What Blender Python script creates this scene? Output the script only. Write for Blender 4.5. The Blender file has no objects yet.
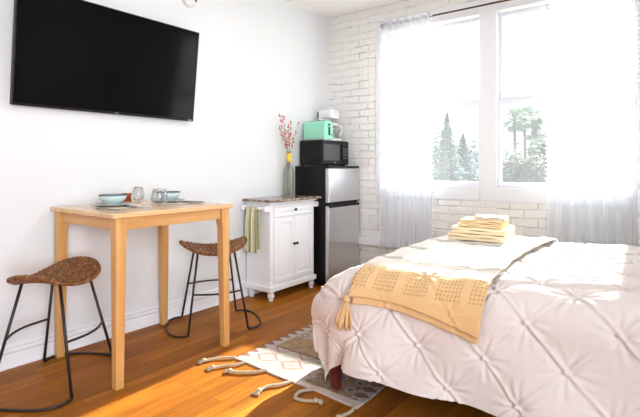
import bpy, math, random
import numpy as np
from mathutils import Vector, noise
random.seed(7)
rng = np.random.default_rng(5)
PI = math.pi
SC = bpy.context.scene
COL = SC.collection

# ------------------------------------------------------------------ mesh building
class MB:
    def __init__(s): s.v = []; s.f = []
    def add(s, vs, fs):
        o = len(s.v); s.v += [tuple(v) for v in vs]; s.f += [tuple(i+o for i in f) for f in fs]; return s
    def box(s, x0, x1, y0, y1, z0, z1):
        return s.add([(x0,y0,z0),(x1,y0,z0),(x1,y1,z0),(x0,y1,z0),(x0,y0,z1),(x1,y0,z1),(x1,y1,z1),(x0,y1,z1)],
              [(0,3,2,1),(4,5,6,7),(0,1,5,4),(1,2,6,5),(2,3,7,6),(3,0,4,7)])
    def frustum(s, cx, cy, z0, z1, a0, b0, a1, b1, dx=0, dy=0):
        vs = []
        for z, a, b, ox, oy in ((z0,a0,b0,dx,dy),(z1,a1,b1,0,0)):
            vs += [(cx+ox-a,cy+oy-b,z),(cx+ox+a,cy+oy-b,z),(cx+ox+a,cy+oy+b,z),(cx+ox-a,cy+oy+b,z)]
        return s.add(vs, [(0,3,2,1),(4,5,6,7),(0,1,5,4),(1,2,6,5),(2,3,7,6),(3,0,4,7)])
    def lathe(s, prof, c=(0,0,0), n=24, cap=True):
        vs = []; fs = []
        for r, z in prof:
            for k in range(n):
                a = 2*PI*k/n; vs.append((c[0]+r*math.cos(a), c[1]+r*math.sin(a), c[2]+z))
        m = len(prof)
        for i in range(m-1):
            for k in range(n):
                k2 = (k+1) % n
                fs.append((i*n+k, i*n+k2, (i+1)*n+k2, (i+1)*n+k))
        if cap:
            fs.append(tuple(range(n-1,-1,-1))); fs.append(tuple((m-1)*n+k for k in range(n)))
        return s.add(vs, fs)
    def tube(s, pts, r, n=8, r1=None):
        pts = [Vector(p) for p in pts]; vs = []; fs = []; N = len(pts)
        up = None
        for i, p in enumerate(pts):
            t = (pts[min(i+1,N-1)] - pts[max(i-1,0)])
            if t.length < 1e-9: t = Vector((0,0,1))
            t.normalize()
            if up is None:
                up = Vector((0,0,1)) if abs(t.z) < .9 else Vector((1,0,0))
            a = t.cross(up); a.normalize(); b = a.cross(t); b.normalize(); up = b
            rr = r if r1 is None else r + (r1-r)*i/(N-1)
            for k in range(n):
                q = 2*PI*k/n; vs.append(p + a*(rr*math.cos(q)) + b*(rr*math.sin(q)))
        for i in range(N-1):
            for k in range(n):
                k2 = (k+1) % n
                fs.append((i*n+k, (i+1)*n+k, (i+1)*n+k2, i*n+k2))
        fs.append(tuple(range(n))); fs.append(tuple((N-1)*n+k for k in range(n-1,-1,-1)))
        return s.add(vs, fs)
    def ball(s, c, rx, ry=None, rz=None, n=8, m=6):
        ry = ry or rx; rz = rz or rx
        vs = [(c[0],c[1],c[2]-rz)]; fs = []
        for i in range(1, m):
            ph = -PI/2 + PI*i/m
            for k in range(n):
                a = 2*PI*k/n
                vs.append((c[0]+rx*math.cos(ph)*math.cos(a), c[1]+ry*math.cos(ph)*math.sin(a), c[2]+rz*math.sin(ph)))
        vs.append((c[0],c[1],c[2]+rz)); L = len(vs)-1
        for k in range(n):
            k2 = (k+1) % n
            fs.append((0, 1+k2, 1+k)); fs.append((L, L-n+k, L-n+k2))
            for i in range(m-2):
                fs.append((1+i*n+k, 1+i*n+k2, 1+(i+1)*n+k2, 1+(i+1)*n+k))
        return s.add(vs, fs)
    def grid(s, P):           # P: (n,m,3) numpy
        n, m, _ = P.shape; o = len(s.v)
        s.v += [tuple(map(float, q)) for q in P.reshape(-1,3)]
        for i in range(n-1):
            for j in range(m-1):
                s.f.append((o+i*m+j, o+(i+1)*m+j, o+(i+1)*m+j+1, o+i*m+j+1))
        return s
    def build(s, name, mat, parent=None, smooth=False, bev=0, seg=2, solid=0, uv=None, loc=None):
        me = bpy.data.meshes.new(name); me.from_pydata(s.v, [], s.f); me.update()
        if smooth: me.polygons.foreach_set('use_smooth', [True]*len(me.polygons))
        if uv is not None:
            lay = me.uv_layers.new(name='UVMap'); idx = np.zeros(len(me.loops), dtype=np.int32)
            me.loops.foreach_get('vertex_index', idx)
            lay.data.foreach_set('uv', np.asarray(uv, dtype=np.float32)[idx].ravel())
        o = bpy.data.objects.new(name, me); COL.objects.link(o)
        me.materials.append(mat)
        if parent: o.parent = parent
        if loc: o.location = loc
        if solid:
            m = o.modifiers.new('solid', 'SOLIDIFY'); m.thickness = solid; m.offset = -1
        if bev:
            m = o.modifiers.new('bevel', 'BEVEL'); m.width = bev; m.segments = seg; m.limit_method = 'ANGLE'
            m.harden_normals = False
            me.polygons.foreach_set('use_smooth', [True]*len(me.polygons))
            w = o.modifiers.new('wn', 'WEIGHTED_NORMAL'); w.keep_sharp = True
        return o

def B(*a): return MB().box(*a)
def thing(name, label, cat, loc=(0,0,0), rz=0, group=None):
    o = bpy.data.objects.new(name, None); COL.objects.link(o); o.empty_display_size = .05
    o.location = loc; o.rotation_euler = (0,0,rz); return tag(o, label, cat, group)
def tag(o, label=None, cat=None, group=None, kind=None):
    if label: o['label'] = label
    if cat: o['category'] = cat
    if group: o['group'] = group
    if kind: o['kind'] = kind
    return o
def kids(o): return [c for c in bpy.data.objects if c.parent == o]
def copy_tree(o, parent=None):
    ch = kids(o)
    c = o.copy(); COL.objects.link(c); c.parent = parent
    for k in ch: copy_tree(k, c)
    return c
def struct(o): o['kind'] = 'structure'; return o
def sstep(x, a, b):
    t = np.clip((x-a)/(b-a), 0, 1); return t*t*(3-2*t)

# ------------------------------------------------------------------ materials
class NT:
    def __init__(s, name):
        s.m = bpy.data.materials.new(name); s.m.use_nodes = True
        s.t = s.m.node_tree; s.t.nodes.clear()
        s.out = s.t.nodes.new('ShaderNodeOutputMaterial')
    def n(s, typ, inp=None, **kw):
        nd = s.t.nodes.new(typ)
        for k, v in kw.items(): setattr(nd, k, v)
        for k, v in (inp or {}).items():
            if isinstance(v, bpy.types.NodeSocket): s.t.links.new(v, nd.inputs[k])
            else: nd.inputs[k].default_value = v
        return nd
    def math(s, op, a, b=0.0, c=0.0): return s.n('ShaderNodeMath', {0:a,1:b,2:c}, operation=op).outputs[0]
    def mix(s, f, a, b, mode='MIX'):
        nd = s.n('ShaderNodeMix', data_type='RGBA', blend_type=mode)
        for k, v in ((0,f),(6,a),(7,b)):
            if isinstance(v, bpy.types.NodeSocket): s.t.links.new(v, nd.inputs[k])
            else: nd.inputs[k].default_value = v if k == 0 else (*v[:3], 1)
        return nd.outputs[2]
    def ramp(s, fac, stops, interp='LINEAR'):
        nd = s.n('ShaderNodeValToRGB', {0:fac}); cr = nd.color_ramp; cr.interpolation = interp
        while len(cr.elements) > 1: cr.elements.remove(cr.elements[0])
        cr.elements[0].position = stops[0][0]; cr.elements[0].color = (*stops[0][1],1)
        for p, c in stops[1:]:
            e = cr.elements.new(p); e.color = (*c,1)
        return nd.outputs[0]
    def coord(s, which='Object', scale=(1,1,1), rot=(0,0,0), loc=(0,0,0)):
        tc = s.n('ShaderNodeTexCoord')
        return s.n('ShaderNodeMapping', {'Vector':tc.outputs[which], 'Scale':scale, 'Rotation':rot, 'Location':loc}).outputs[0]
    def noise(s, vec, scale, detail=3, rough=.5):
        return s.n('ShaderNodeTexNoise', {'Vector':vec,'Scale':scale,'Detail':detail,'Roughness':rough}).outputs[0]
    def bump(s, h, dist, strength=1.0, normal=None):
        d = {'Height':h,'Distance':dist,'Strength':strength}
        if normal is not None: d['Normal'] = normal
        return s.n('ShaderNodeBump', d).outputs[0]
    def bsdf(s, col, rough=.5, normal=None, **kw):
        d = {'Roughness':rough}
        nd = s.n('ShaderNodeBsdfPrincipled', d)
        if isinstance(col, bpy.types.NodeSocket): s.t.links.new(col, nd.inputs['Base Color'])
        else: nd.inputs['Base Color'].default_value = (*col,1)
        if normal is not None: s.t.links.new(normal, nd.inputs['Normal'])
        for k, v in kw.items():
            k = {'metal':'Metallic','spec':'Specular IOR Level','trans':'Transmission Weight','ior':'IOR','coat':'Coat Weight','sheen':'Sheen Weight','alpha':'Alpha','sub':'Subsurface Weight'}[k]
            if isinstance(v, bpy.types.NodeSocket): s.t.links.new(v, nd.inputs[k])
            else: nd.inputs[k].default_value = v
        return nd.outputs[0]
    def done(s, sh): s.t.links.new(sh, s.out.inputs[0]); return s.m

def plain(name, col, rough=.5, nz=0, nscale=30, bumpd=0, **kw):
    t = NT(name); c = t.coord(); f = t.noise(c, nscale, 4)
    cc = t.mix(f, tuple(x*(1-nz) for x in col), tuple(min(1,x*(1+nz)) for x in col)) if nz else col
    nrm = t.bump(f, bumpd) if bumpd else None
    return t.done(t.bsdf(cc, rough, nrm, **kw))

def m_wall():
    t = NT('plaster'); c = t.coord()
    n1 = t.noise(c, 2.2, 4, .55); n2 = t.noise(c, 55, 5, .6)
    col = t.mix(n1, (.72,.745,.765), (.77,.785,.80))
    h = t.math('ADD', t.math('MULTIPLY', n2, .35), n1)
    return t.done(t.bsdf(col, .6, t.bump(h, .008, .6)))
def m_brick():
    t = NT('painted_brick')
    c0 = t.coord('Object')
    sep = t.n('ShaderNodeSeparateXYZ', {0:c0}); 
    wob = t.noise(c0, 6, 3)
    vec = t.n('ShaderNodeCombineXYZ', {0:t.math('ADD', sep.outputs[0], t.math('MULTIPLY', wob, .02)), 1:t.math('ADD', sep.outputs[2], t.math('MULTIPLY', wob, .035)), 2:0.0}).outputs[0]
    br = t.n('ShaderNodeTexBrick', {'Vector':vec,'Scale':1.0,'Brick Width':.215,'Row Height':.073,'Mortar Size':.007,'Mortar Smooth':1.0,'Bias':0.0,'Color1':(0,0,0,1),'Color2':(1,1,1,1)})
    br.offset = .5
    mort = br.outputs['Fac']; rnd = br.outputs['Color']
    n1 = t.noise(c0, 14, 5, .65); n2 = t.noise(c0, 60, 4, .6)
    base = t.mix(n1, (.79,.785,.77), (.89,.885,.87))
    base = t.mix(t.math('MULTIPLY', mort, .10), base, (.70,.67,.62))
    # unpainted gaps in some joints
    gap = t.math('MULTIPLY', mort, t.ramp(t.noise(c0, 5.5, 3, .7), [(.57,(0,0,0)),(.66,(1,1,1))]))
    base = t.mix(t.math('MULTIPLY', gap, .6), base, (.27,.22,.18))
    h = t.math('ADD', t.math('MULTIPLY', mort, t.math('MULTIPLY', t.noise(c0, 3.2, 3), -1.2)), t.math('MULTIPLY', n1, 2.0))
    h = t.math('ADD', h, t.math('MULTIPLY', n2, .3))
    h = t.math('ADD', h, t.math('MULTIPLY', rnd, .35))
    return t.done(t.bsdf(base, .55, t.bump(h, .010, .8)))
def m_floor():
    t = NT('hardwood')
    v = t.coord('Object', rot=(0,0,PI/2))
    br = t.n('ShaderNodeTexBrick', {'Vector':v,'Scale':1.0,'Brick Width':1.1,'Row Height':.07,'Mortar Size':.0012,'Mortar Smooth':.2,'Bias':0.0,'Color1':(0,0,0,1),'Color2':(1,1,1,1)})
    br.offset = .37
    gv = t.coord('Object', scale=(34,2.2,1))
    g = t.noise(gv, 1.0, 6, .65)
    g2 = t.noise(t.coord('Object', scale=(9,1.2,1)), 1.0, 3, .5)
    col = t.mix(br.outputs['Color'], (.18,.031,.0035), (.43,.115,.011))
    col = t.mix(t.ramp(g, [(.38,(0,0,0)),(.60,(1,1,1))]), t.mix(.66, col, (.08,.016,.003)), col)
    col = t.mix(t.math('MULTIPLY', g2, .45), col, (.54,.26,.025))
    col = t.mix(t.math('MULTIPLY', br.outputs['Fac'], .8), col, (.06,.018,.006))
    h = t.math('ADD', t.math('MULTIPLY', br.outputs['Fac'], -1.0), t.math('MULTIPLY', g, .25))
    r = t.math('ADD', t.math('MULTIPLY', g, .15), .36)
    return t.done(t.bsdf(col, r, t.bump(h, .0015, .6), spec=.10))
def m_wood(name, a, b, axis=2, rough=.42):
    t = NT(name); sc = [26,26,26]; sc[axis] = 1.6
    g = t.noise(t.coord('Object', scale=tuple(sc)), 1.0, 5, .6)
    col = t.mix(t.ramp(g, [(.3,(0,0,0)),(.7,(1,1,1))]), a, b)
    return t.done(t.bsdf(col, rough, t.bump(g, .0006)))
def m_granite():
    t = NT('granite'); c = t.coord()
    v = t.n('ShaderNodeTexVoronoi', {'Vector':c,'Scale':90.0}).outputs['Color']
    f = t.n('ShaderNodeSeparateColor', {0:v}).outputs[0]
    col = t.ramp(t.math('ADD', t.math('MULTIPLY', f, .5), t.math('MULTIPLY', t.noise(c, 22, 4), .5)), [(.25,(.05,.03,.022)),(.45,(.20,.12,.085)),(.6,(.38,.28,.21)),(.8,(.55,.48,.42))])
    return t.done(t.bsdf(col, .18))
def m_steel():
    t = NT('brushed_steel'); g = t.noise(t.coord('Object', scale=(300,2,300)), 1, 2)
    return t.done(t.bsdf(t.mix(g, (.58,.58,.59), (.70,.70,.71)), .30, t.bump(g, .0003), metal=.9))
def m_sheer():
    t = NT('sheer_voile'); uv = t.coord('UV')
    sp = t.n('ShaderNodeSeparateXYZ', {0:uv})
    # dense fringe: fabric reads thicker where folds face away
    lw = t.n('ShaderNodeLayerWeight', {'Blend':.35}).outputs['Facing']
    weave = t.noise(t.coord('UV', scale=(40,3,1)), 1.0, 3)
    op = t.math('ADD', t.math('MULTIPLY', lw, .22), t.math('ADD', t.math('MULTIPLY', weave, .06), .40))
    op = t.math('MINIMUM', op, .95)
    d = t.n('ShaderNodeBsdfDiffuse', {'Color':(.92,.95,1,1)}).outputs[0]
    tr = t.n('ShaderNodeBsdfTranslucent', {'Color':(.85,.91,1,1)}).outputs[0]
    cl = t.n('ShaderNodeMixShader', {0:.55,1:d,2:tr}).outputs[0]
    tp = t.n('ShaderNodeBsdfTransparent', {'Color':(1,1,1,1)}).outputs[0]
    return t.done(t.n('ShaderNodeMixShader', {0:op,1:tp,2:cl}).outputs[0])
def m_pane():
    t = NT('window_pane')
    tp = t.n('ShaderNodeBsdfTransparent', {'Color':(.96,.98,.99,1)}).outputs[0]
    tl = t.n('ShaderNodeBsdfTranslucent', {'Color':(.84,.91,1,1)}).outputs[0]
    veil = t.math('ADD', t.math('MULTIPLY', t.noise(t.coord(), 3.5, 5, .65), .02), PANE_HAZE)  # pale veil mixed into the glass imitates the haze outdoors
    a = t.n('ShaderNodeMixShader', {0:veil,1:tp,2:tl}).outputs[0]
    gl = t.n('ShaderNodeBsdfGlossy', {'Roughness':.02}).outputs[0]
    return t.done(t.n('ShaderNodeMixShader', {0:.04,1:a,2:gl}).outputs[0])
def m_clear(name, col=(1,1,1), tint=.86):
    t = NT(name)
    tp = t.n('ShaderNodeBsdfTransparent', {'Color':(col[0]*tint**.3,col[1]*tint**.3,col[2]*tint**.3,1)}).outputs[0]
    gl = t.n('ShaderNodeBsdfGlossy', {'Roughness':.03,'Color':(1,1,1,1)}).outputs[0]
    lw = t.n('ShaderNodeFresnel', {'IOR':1.45}).outputs[0]
    df = t.n('ShaderNodeBsdfDiffuse', {'Color':(*[c*.9 for c in col],1)}).outputs[0]
    a = t.n('ShaderNodeMixShader', {0:.02 if tint > .8 else .04,1:tp,2:df}).outputs[0]
    return t.done(t.n('ShaderNodeMixShader', {0:t.math('MINIMUM', t.math('MULTIPLY', lw, .55), .6),1:a,2:gl}).outputs[0])
def m_duvet():
    t = NT('duvet_cotton'); c = t.coord('UV')
    n = t.noise(t.coord('Object'), 7, 5, .6); n2 = t.noise(t.coord('Object'), 35, 4, .6)
    h = t.math('ADD', n, t.math('MULTIPLY', n2, .25))
    return t.done(t.bsdf((.77,.70,.675), .85, t.bump(h, .010, .6), sheen=.1))
def m_throw():
    t = NT('knit_throw'); tc = t.n('ShaderNodeTexCoord'); uv = tc.outputs['UV']
    sp = t.n('ShaderNodeSeparateXYZ', {0:uv}); u, v = sp.outputs[0], sp.outputs[1]   # metres
    W = t.math('ABSOLUTE', t.math('SINE', t.math('MULTIPLY', u, PI/.016)))
    W2 = t.math('ABSOLUTE', t.math('SINE', t.math('MULTIPLY', v, PI/.016)))
    cell = t.math('MULTIPLY', W, W2)
    # open-work columns separated by plain knit
    colm = t.math('GREATER_THAN', t.math('SINE', t.math('MULTIPLY', u, 2*PI/.15)), -.72)
    hole = t.math('MULTIPLY', colm, t.ramp(cell, [(.50,(0,0,0)),(.75,(1,1,1))]))
    inb = t.ramp(v, [(.0,(0,0,0)),(.045,(0,0,0)),(.05,(1,1,1)),(.18,(1,1,1)),(.19,(0,0,0))])
    hole = t.math('MULTIPLY', hole, inb)
    base = t.ramp(v, [(0,(.78,.50,.235)),(.15,(.80,.53,.26)),(.185,(.86,.79,.68)),(1,(.88,.84,.78))])  # sunlit stretch over the bed painted paler than the shaded tan end
    # grey looped bands further up
    ph = t.n('ShaderNodeMath', {0:v,1:.17}, operation='PINGPONG').outputs[0]
    band = t.math('MULTIPLY', t.math('LESS_THAN', ph, .032), t.math('GREATER_THAN', v, .25))
    zig = t.math('ABSOLUTE', t.math('SINE', t.math('ADD', t.math('MULTIPLY', u, PI/.014), t.math('MULTIPLY', v, 230))))
    col = t.mix(t.math('MULTIPLY', band, t.math('MULTIPLY', zig, .85)), base, (.30,.285,.28))
    col = t.mix(t.math('MULTIPLY', hole, .55), col, (.50,.28,.10))
    h = t.math('SUBTRACT', t.math('MULTIPLY', t.math('ABSOLUTE', t.math('SINE', t.math('MULTIPLY', v, PI/.006))), .2), hole)
    h = t.math('ADD', h, t.math('MULTIPLY', t.math('MULTIPLY', band, zig), .9))
    return t.done(t.bsdf(col, .9, t.bump(h, .004, .8), sheen=.2))
def m_kilim():
    t = NT('kilim_wool'); tc = t.n('ShaderNodeTexCoord')
    sp = t.n('ShaderNodeSeparateXYZ', {0:tc.outputs['Object']}); x, y = sp.outputs[0], sp.outputs[1]  # metres, from the near left corner
    fz = t.noise(tc.outputs['Object'], 60, 4, .7); fz2 = t.noise(tc.outputs['Object'], 16, 4, .6)
    def tri(s, p, ph=0): # 0..1 triangle wave
        return t.math('DIVIDE', t.n('ShaderNodeMath', {0:t.math('ADD', s, ph),1:p/2}, operation='PINGPONG').outputs[0], p/2)
    dia = t.math('ADD', tri(x,.11), tri(y,.09)); diam = t.math('LESS_THAN', dia, .72)
    dia2 = t.math('ADD', tri(x,.19,.04), tri(y,.16,.03)); diam2 = t.math('LESS_THAN', t.math('ABSOLUTE', t.math('SUBTRACT', dia2, .8)), .13)
    white = (.43,.395,.37); brown = (.22,.12,.06); tan = (.40,.27,.14); red = (.27,.06,.045); grey = (.34,.31,.32); dk = (.09,.06,.06); pk = (.42,.18,.15)
    field = t.mix(diam2, white, pk)
    field = t.mix(t.math('MULTIPLY', t.math('LESS_THAN', dia2, .35), .8), field, grey)
    shag = t.mix(t.ramp(t.math('ADD', t.math('MULTIPLY', fz, .6), t.math('MULTIPLY', fz2, .4)), [(.4,(0,0,0)),(.6,(1,1,1))]), brown, tan)
    bands = t.mix(t.math('LESS_THAN', dia, .45), t.mix(diam, white, grey), dk)
    redband = t.mix(diam, grey, t.mix(t.math('LESS_THAN', dia, .4), red, white))
    yy = t.n('ShaderNodeMath', {0:y,1:.78}, operation='MODULO').outputs[0]
    def rng_(a, b, s=yy): return t.math('MULTIPLY', t.math('GREATER_THAN', s, a), t.math('LESS_THAN', s, b))
    col = t.mix(rng_(.0,.075), field, bands)
    col = t.mix(rng_(.30,.50), col, shag)
    col = t.mix(rng_(.285,.30), col, dk)
    col = t.mix(rng_(.50,.60), col, redband)
    col = t.mix(rng_(.60,.78), col, shag)
    # right third of the rug is the dark patterned part
    rt = t.math('GREATER_THAN', t.math('ADD', x, t.math('MULTIPLY', tri(y,.09), .05)), .56)
    drk = t.mix(diam, t.mix(diam2, shag, red), t.mix(t.math('LESS_THAN', dia, .38), grey, dk))
    col = t.mix(rt, col, drk)
    bd = t.math('MAXIMUM', t.math('LESS_THAN', x, .07), t.math('GREATER_THAN', x, .81))
    bcol = t.mix(t.math('LESS_THAN', t.math('ADD', tri(x,.14), tri(y,.075)), .85), white, t.mix(fz2, dk, red))
    col = t.mix(bd, col, bcol)
    col = t.mix(t.math('LESS_THAN', y, .018), col, (.74,.64,.55))
    col = t.mix(t.math('MULTIPLY', fz, .5), col, (.30,.21,.14))
    return t.done(t.bsdf(col, .95, t.bump(t.math('ADD', fz, fz2), .008, 1)))
def m_seagrass():
    t = NT('seagrass'); c = t.coord()
    n = t.noise(c, 45, 5, .7); n2 = t.noise(c, 140, 3, .6)
    f = t.math('ADD', t.math('MULTIPLY', n, .65), t.math('MULTIPLY', n2, .35))
    col = t.ramp(f, [(.33,(.035,.013,.005)),(.47,(.17,.068,.022)),(.58,(.33,.155,.055)),(.70,(.58,.36,.16))])
    return t.done(t.bsdf(col, .6, t.bump(n2, .003)))
def m_stripe_towel():
    t = NT('striped_cotton'); tc = t.n('ShaderNodeTexCoord')
    sp = t.n('ShaderNodeSeparateXYZ', {0:tc.outputs['UV']})
    u = t.n('ShaderNodeMath', {0:sp.outputs[0],1:.5}, operation='MODULO').outputs[0]
    g, w, o, b = (.23,.30,.06), (.78,.76,.66), (.50,.45,.16), (.20,.16,.08)
    col = t.ramp(t.math('MULTIPLY', u, 2), [(0,g),(.14,w),(.24,o),(.36,w),(.44,b),(.50,w),(.60,g),(.78,w),(.86,o),(.94,w)], 'CONSTANT')
    return t.done(t.bsdf(col, .9, t.bump(t.noise(t.coord(), 200, 2), .001)))
def m_leaf(name, a, b):
    t = NT(name); n = t.noise(t.coord(), 1.3, 3)
    col = t.mix(n, a, b)
    d = t.bsdf(col, .7); tl = t.n('ShaderNodeBsdfTranslucent', {'Color':(*[x*.9 for x in b],1)}).outputs[0]
    return t.done(t.n('ShaderNodeMixShader', {0:.35,1:d,2:tl}).outputs[0])

PANE_HAZE = .013
M = dict(
 wall=m_wall(), brick=m_brick(), floor=m_floor(), ceil=plain('ceiling_paint',(.90,.90,.89),.7,.02,3),
 trim=plain('white_trim',(.84,.85,.88),.35,.015,8), base=plain('baseboard_paint',(.85,.86,.89),.35,.02,9),
 frame=plain('window_paint',(.77,.79,.85),.4,.02,6), pane=m_pane(),
 pine=m_wood('pine_vertical',(.52,.25,.075),(.68,.39,.145),2), pineh=m_wood('pine_lengthwise',(.52,.25,.075),(.68,.39,.145),1,.35),
 pinetop=m_wood('pine_polished',(.64,.37,.16),(.80,.54,.28),1,.16),
 pinex=m_wood('pine_crosswise',(.52,.25,.075),(.68,.39,.145),0), mahog=m_wood('mahogany',(.085,.012,.008),(.17,.028,.016),2,.3),
 darkwood=plain('dark_bed_wood',(.05,.018,.012),.45,.1), iron=plain('dark_iron',(.035,.028,.026),.42,.15,40,metal=.5),
 grass=m_seagrass(), screen=plain('tv_screen',(.003,.003,.004),.10,spec=.14), black=plain('black_plastic',(.007,.007,.008),.32,.1,spec=.25),
 satin=plain('black_enamel',(.007,.007,.008),.4,.1,spec=.25), cart=plain('white_lacquer',(.89,.90,.92),.35,.015,10), granite=m_granite(),
 knob=plain('bronze_knob',(.02,.017,.015),.35,metal=.6), steel=m_steel(), silver=plain('silver_plastic',(.55,.56,.57),.3,metal=.7),
 mint=plain('mint_enamel',(.30,.72,.53),.25,.02), whitep=plain('white_plastic',(.83,.83,.84),.3,.02),
 glass=m_clear('clear_glass',(.99,.995,.99)), olive=m_clear('greenish_bottle_glass',(.97,.98,.95),.8), amber=m_clear('amber_glass',(.85,.45,.12),.8),
 yellow=plain('yellow_ribbon',(.80,.57,.06),.6,.05), stem=plain('dry_stem',(.25,.17,.07),.8,.1), bud=plain('coral_bud',(.62,.14,.075),.7,.3,60),
 duvet=m_duvet(), throw=m_throw(), tassel=plain('cream_yarn',(.72,.47,.23),.9,.25,120,.002), sheer=m_sheer(), pom=plain('white_pompom',(.86,.87,.90),.9),
 kilim=m_kilim(), braid=plain('wool_braid',(.46,.38,.27),.95,.25,150,.003), towel=plain('cream_terry',(.86,.71,.47),.95,.05,300,.002), towelw=plain('pale_terry',(.84,.76,.62),.95,.05,300,.002),
 tand=plain('tan_terry',(.80,.59,.34),.95,.05,300,.002),
 stripe=m_stripe_towel(), enamel=plain('pale_blue_enamel',(.56,.70,.70),.25,.03), rim=plain('navy_rim',(.03,.04,.07),.3), taupe=plain('taupe_stoneware',(.30,.245,.20),.4,.08),
 mat=plain('woven_mat',(.84,.78,.68),.9,.15,160,.001), cutl=plain('steel_cutlery',(.35,.35,.36),.22,metal=.9), rodm=plain('bronze_rod',(.075,.035,.02),.35,.2,metal=.5),
 leafa=m_leaf('conifer_needles',(.05,.10,.11),(.09,.16,.17)), leafb=m_leaf('shrub_leaves',(.06,.085,.075),(.13,.17,.14)), leafp=m_leaf('palm_fronds',(.06,.10,.08),(.12,.18,.13)),
 bark=plain('bark',(.13,.10,.08),.9,.2), ground=plain('outdoor_ground',(.30,.29,.25),.9,.2,.5), stucco=plain('pale_stucco',(.62,.60,.56),.9,.05,2), roof=plain('red_roof_tiles',(.34,.13,.09),.8,.2,6),
 logo=plain('grey_logo',(.45,.45,.46),.4), hole=plain('dark_slot',(.015,.015,.015),.6), label=plain('pale_panel',(.07,.075,.08),.3),
)

# ------------------------------------------------------------------ the room
XL, YW, ZC, XR, YB = -3.003, 4.08, 2.76, 1.75, -2.4
OX0, OX1, OZ0, OZ1 = -2.385, -.15, .845, 2.60      # window opening
struct(B(XL-.2, XR+.2, YB, YW+.3, -.15, 0).build('floor', M['floor']))
struct(B(XL-.2, XR+.2, YB, YW+.3, ZC, ZC+.15).build('ceiling', M['ceil']))
struct(B(XL-.2, XL, YB, YW, 0, ZC).build('wall_left', M['wall']))
wr_ = MB()           # right wall; wide tall opening added behind the camera to admit fill light
wr_.box(XR, XR+.2, .3, YW, 0, ZC); wr_.box(XR, XR+.2, YB, -2.2, 0, ZC); wr_.box(XR, XR+.2, -2.2, .3, 0, .35); wr_.box(XR, XR+.2, -2.2, .3, 2.6, ZC)
struct(wr_.build('wall_right', M['wall']))
struct(B(XL-.2, XR+.2, YB-.2, YB, 0, ZC).build('wall_back', M['wall']))
w = MB()
w.box(XL-.2, OX0, YW, YW+.3, 0, ZC); w.box(OX1, XR+.2, YW, YW+.3, 0, ZC)
w.box(OX0, OX1, YW, YW+.3, 0, OZ0); w.box(OX0, OX1, YW, YW+.3, OZ1, ZC)
struct(w.build('wall_window', M['brick']))
struct(B(XL, XR, YW-.035, YW, .345, .415).build('trim_1', M['trim'], bev=.004))
b = MB(); b.box(XL, XL+.014, YB, YW, 0, .085); b.box(XL, XL+.020, YB, YW, 0, .012)
bb = struct(b.build('baseboard_left', M['base'], bev=.003))
B(XL, XL+.011, YB, YW, .090, .112).build('moulding', M['base'], bb, bev=.003)
B(XL, XL+.008, YB, YW, .116, .135).build('moulding', M['base'], bb, bev=.003)

# windows: two double-hung sashes in one white casing
cs = MB(); yf = YW+.02
cs.box(OX0, -2.305, yf-.03, yf+.12, OZ0, OZ1); cs.box(-.215, OX1, yf-.03, yf+.12, OZ0, OZ1)
cs.box(-1.34, -1.20, yf-.02, yf+.12, OZ0, OZ1)
cs.box(-2.305, -1.34, yf-.03, yf+.12, 2.48, OZ1); cs.box(-1.20, -.215, yf-.03, yf+.12, 2.48, OZ1)
cs.box(-2.305, -1.34, yf-.03, yf+.12, OZ0, .965); cs.box(-1.20, -.215, yf-.03, yf+.12, OZ0, .965)
struct(cs.build('trim_2', M['frame'], bev=.004))
def window(n, x0, x1):
    o = bpy.data.objects.new('window_%d' % n, None); COL.objects.link(o); o.location = (x0, yf, .965); struct(o)
    W = x1-x0; zt = 2.48-.965; zm = 1.715-.965; s = .030
    lo = MB(); lo.box(0,s,.02,.05,0,zm); lo.box(W-s,W,.02,.05,0,zm); lo.box(s,W-s,.02,.05,0,.045); lo.box(s,W-s,.02,.05,zm-.035,zm)
    lo.build('lower_sash', M['frame'], o, bev=.003)
    up = MB(); up.box(0,s,.06,.09,zm-.03,zt); up.box(W-s,W,.06,.09,zm-.03,zt); up.box(s,W-s,.06,.09,zt-.035,zt); up.box(s,W-s,.06,.09,zm-.03,zm+.03)
    up.build('upper_sash', M['frame'], o, bev=.003)
    B(s,W-s,.034,.038,.045,zm-.035).build('pane', M['pane'], o)
    B(s,W-s,.074,.078,zm+.03,zt-.035).build('pane', M['pane'], o)
    B(W/2-.025,W/2+.025,.008,.022,zm-.012,zm+.004).build('sash_lock', M['frame'], o, bev=.002)
window(1, -2.305, -1.34); window(2, -1.20, -.215)

# curtain rod
YR = 3.98
r = thing('curtain_rod', 'dark bronze curtain rod across the top of the window wall', 'curtain rod', (-2.24, YR, 2.52))
MB().tube([(0,0,0),(2.16,0,0)], .008, 12).build('rod', M['rodm'], r, smooth=True)
for x in (-.018, 2.178): MB().ball((x,0,0), .022, n=16, m=10).build('finial', M['rodm'], r, smooth=True)
for x in (.03, 2.13):
    q = MB(); q.box(x-.006,x+.006,.0,YW-YR,-.006,.004); q.box(x-.012,x+.012,YW-YR-.006,YW-YR,-.03,.03); q.build('bracket', M['rodm'], r)

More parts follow.
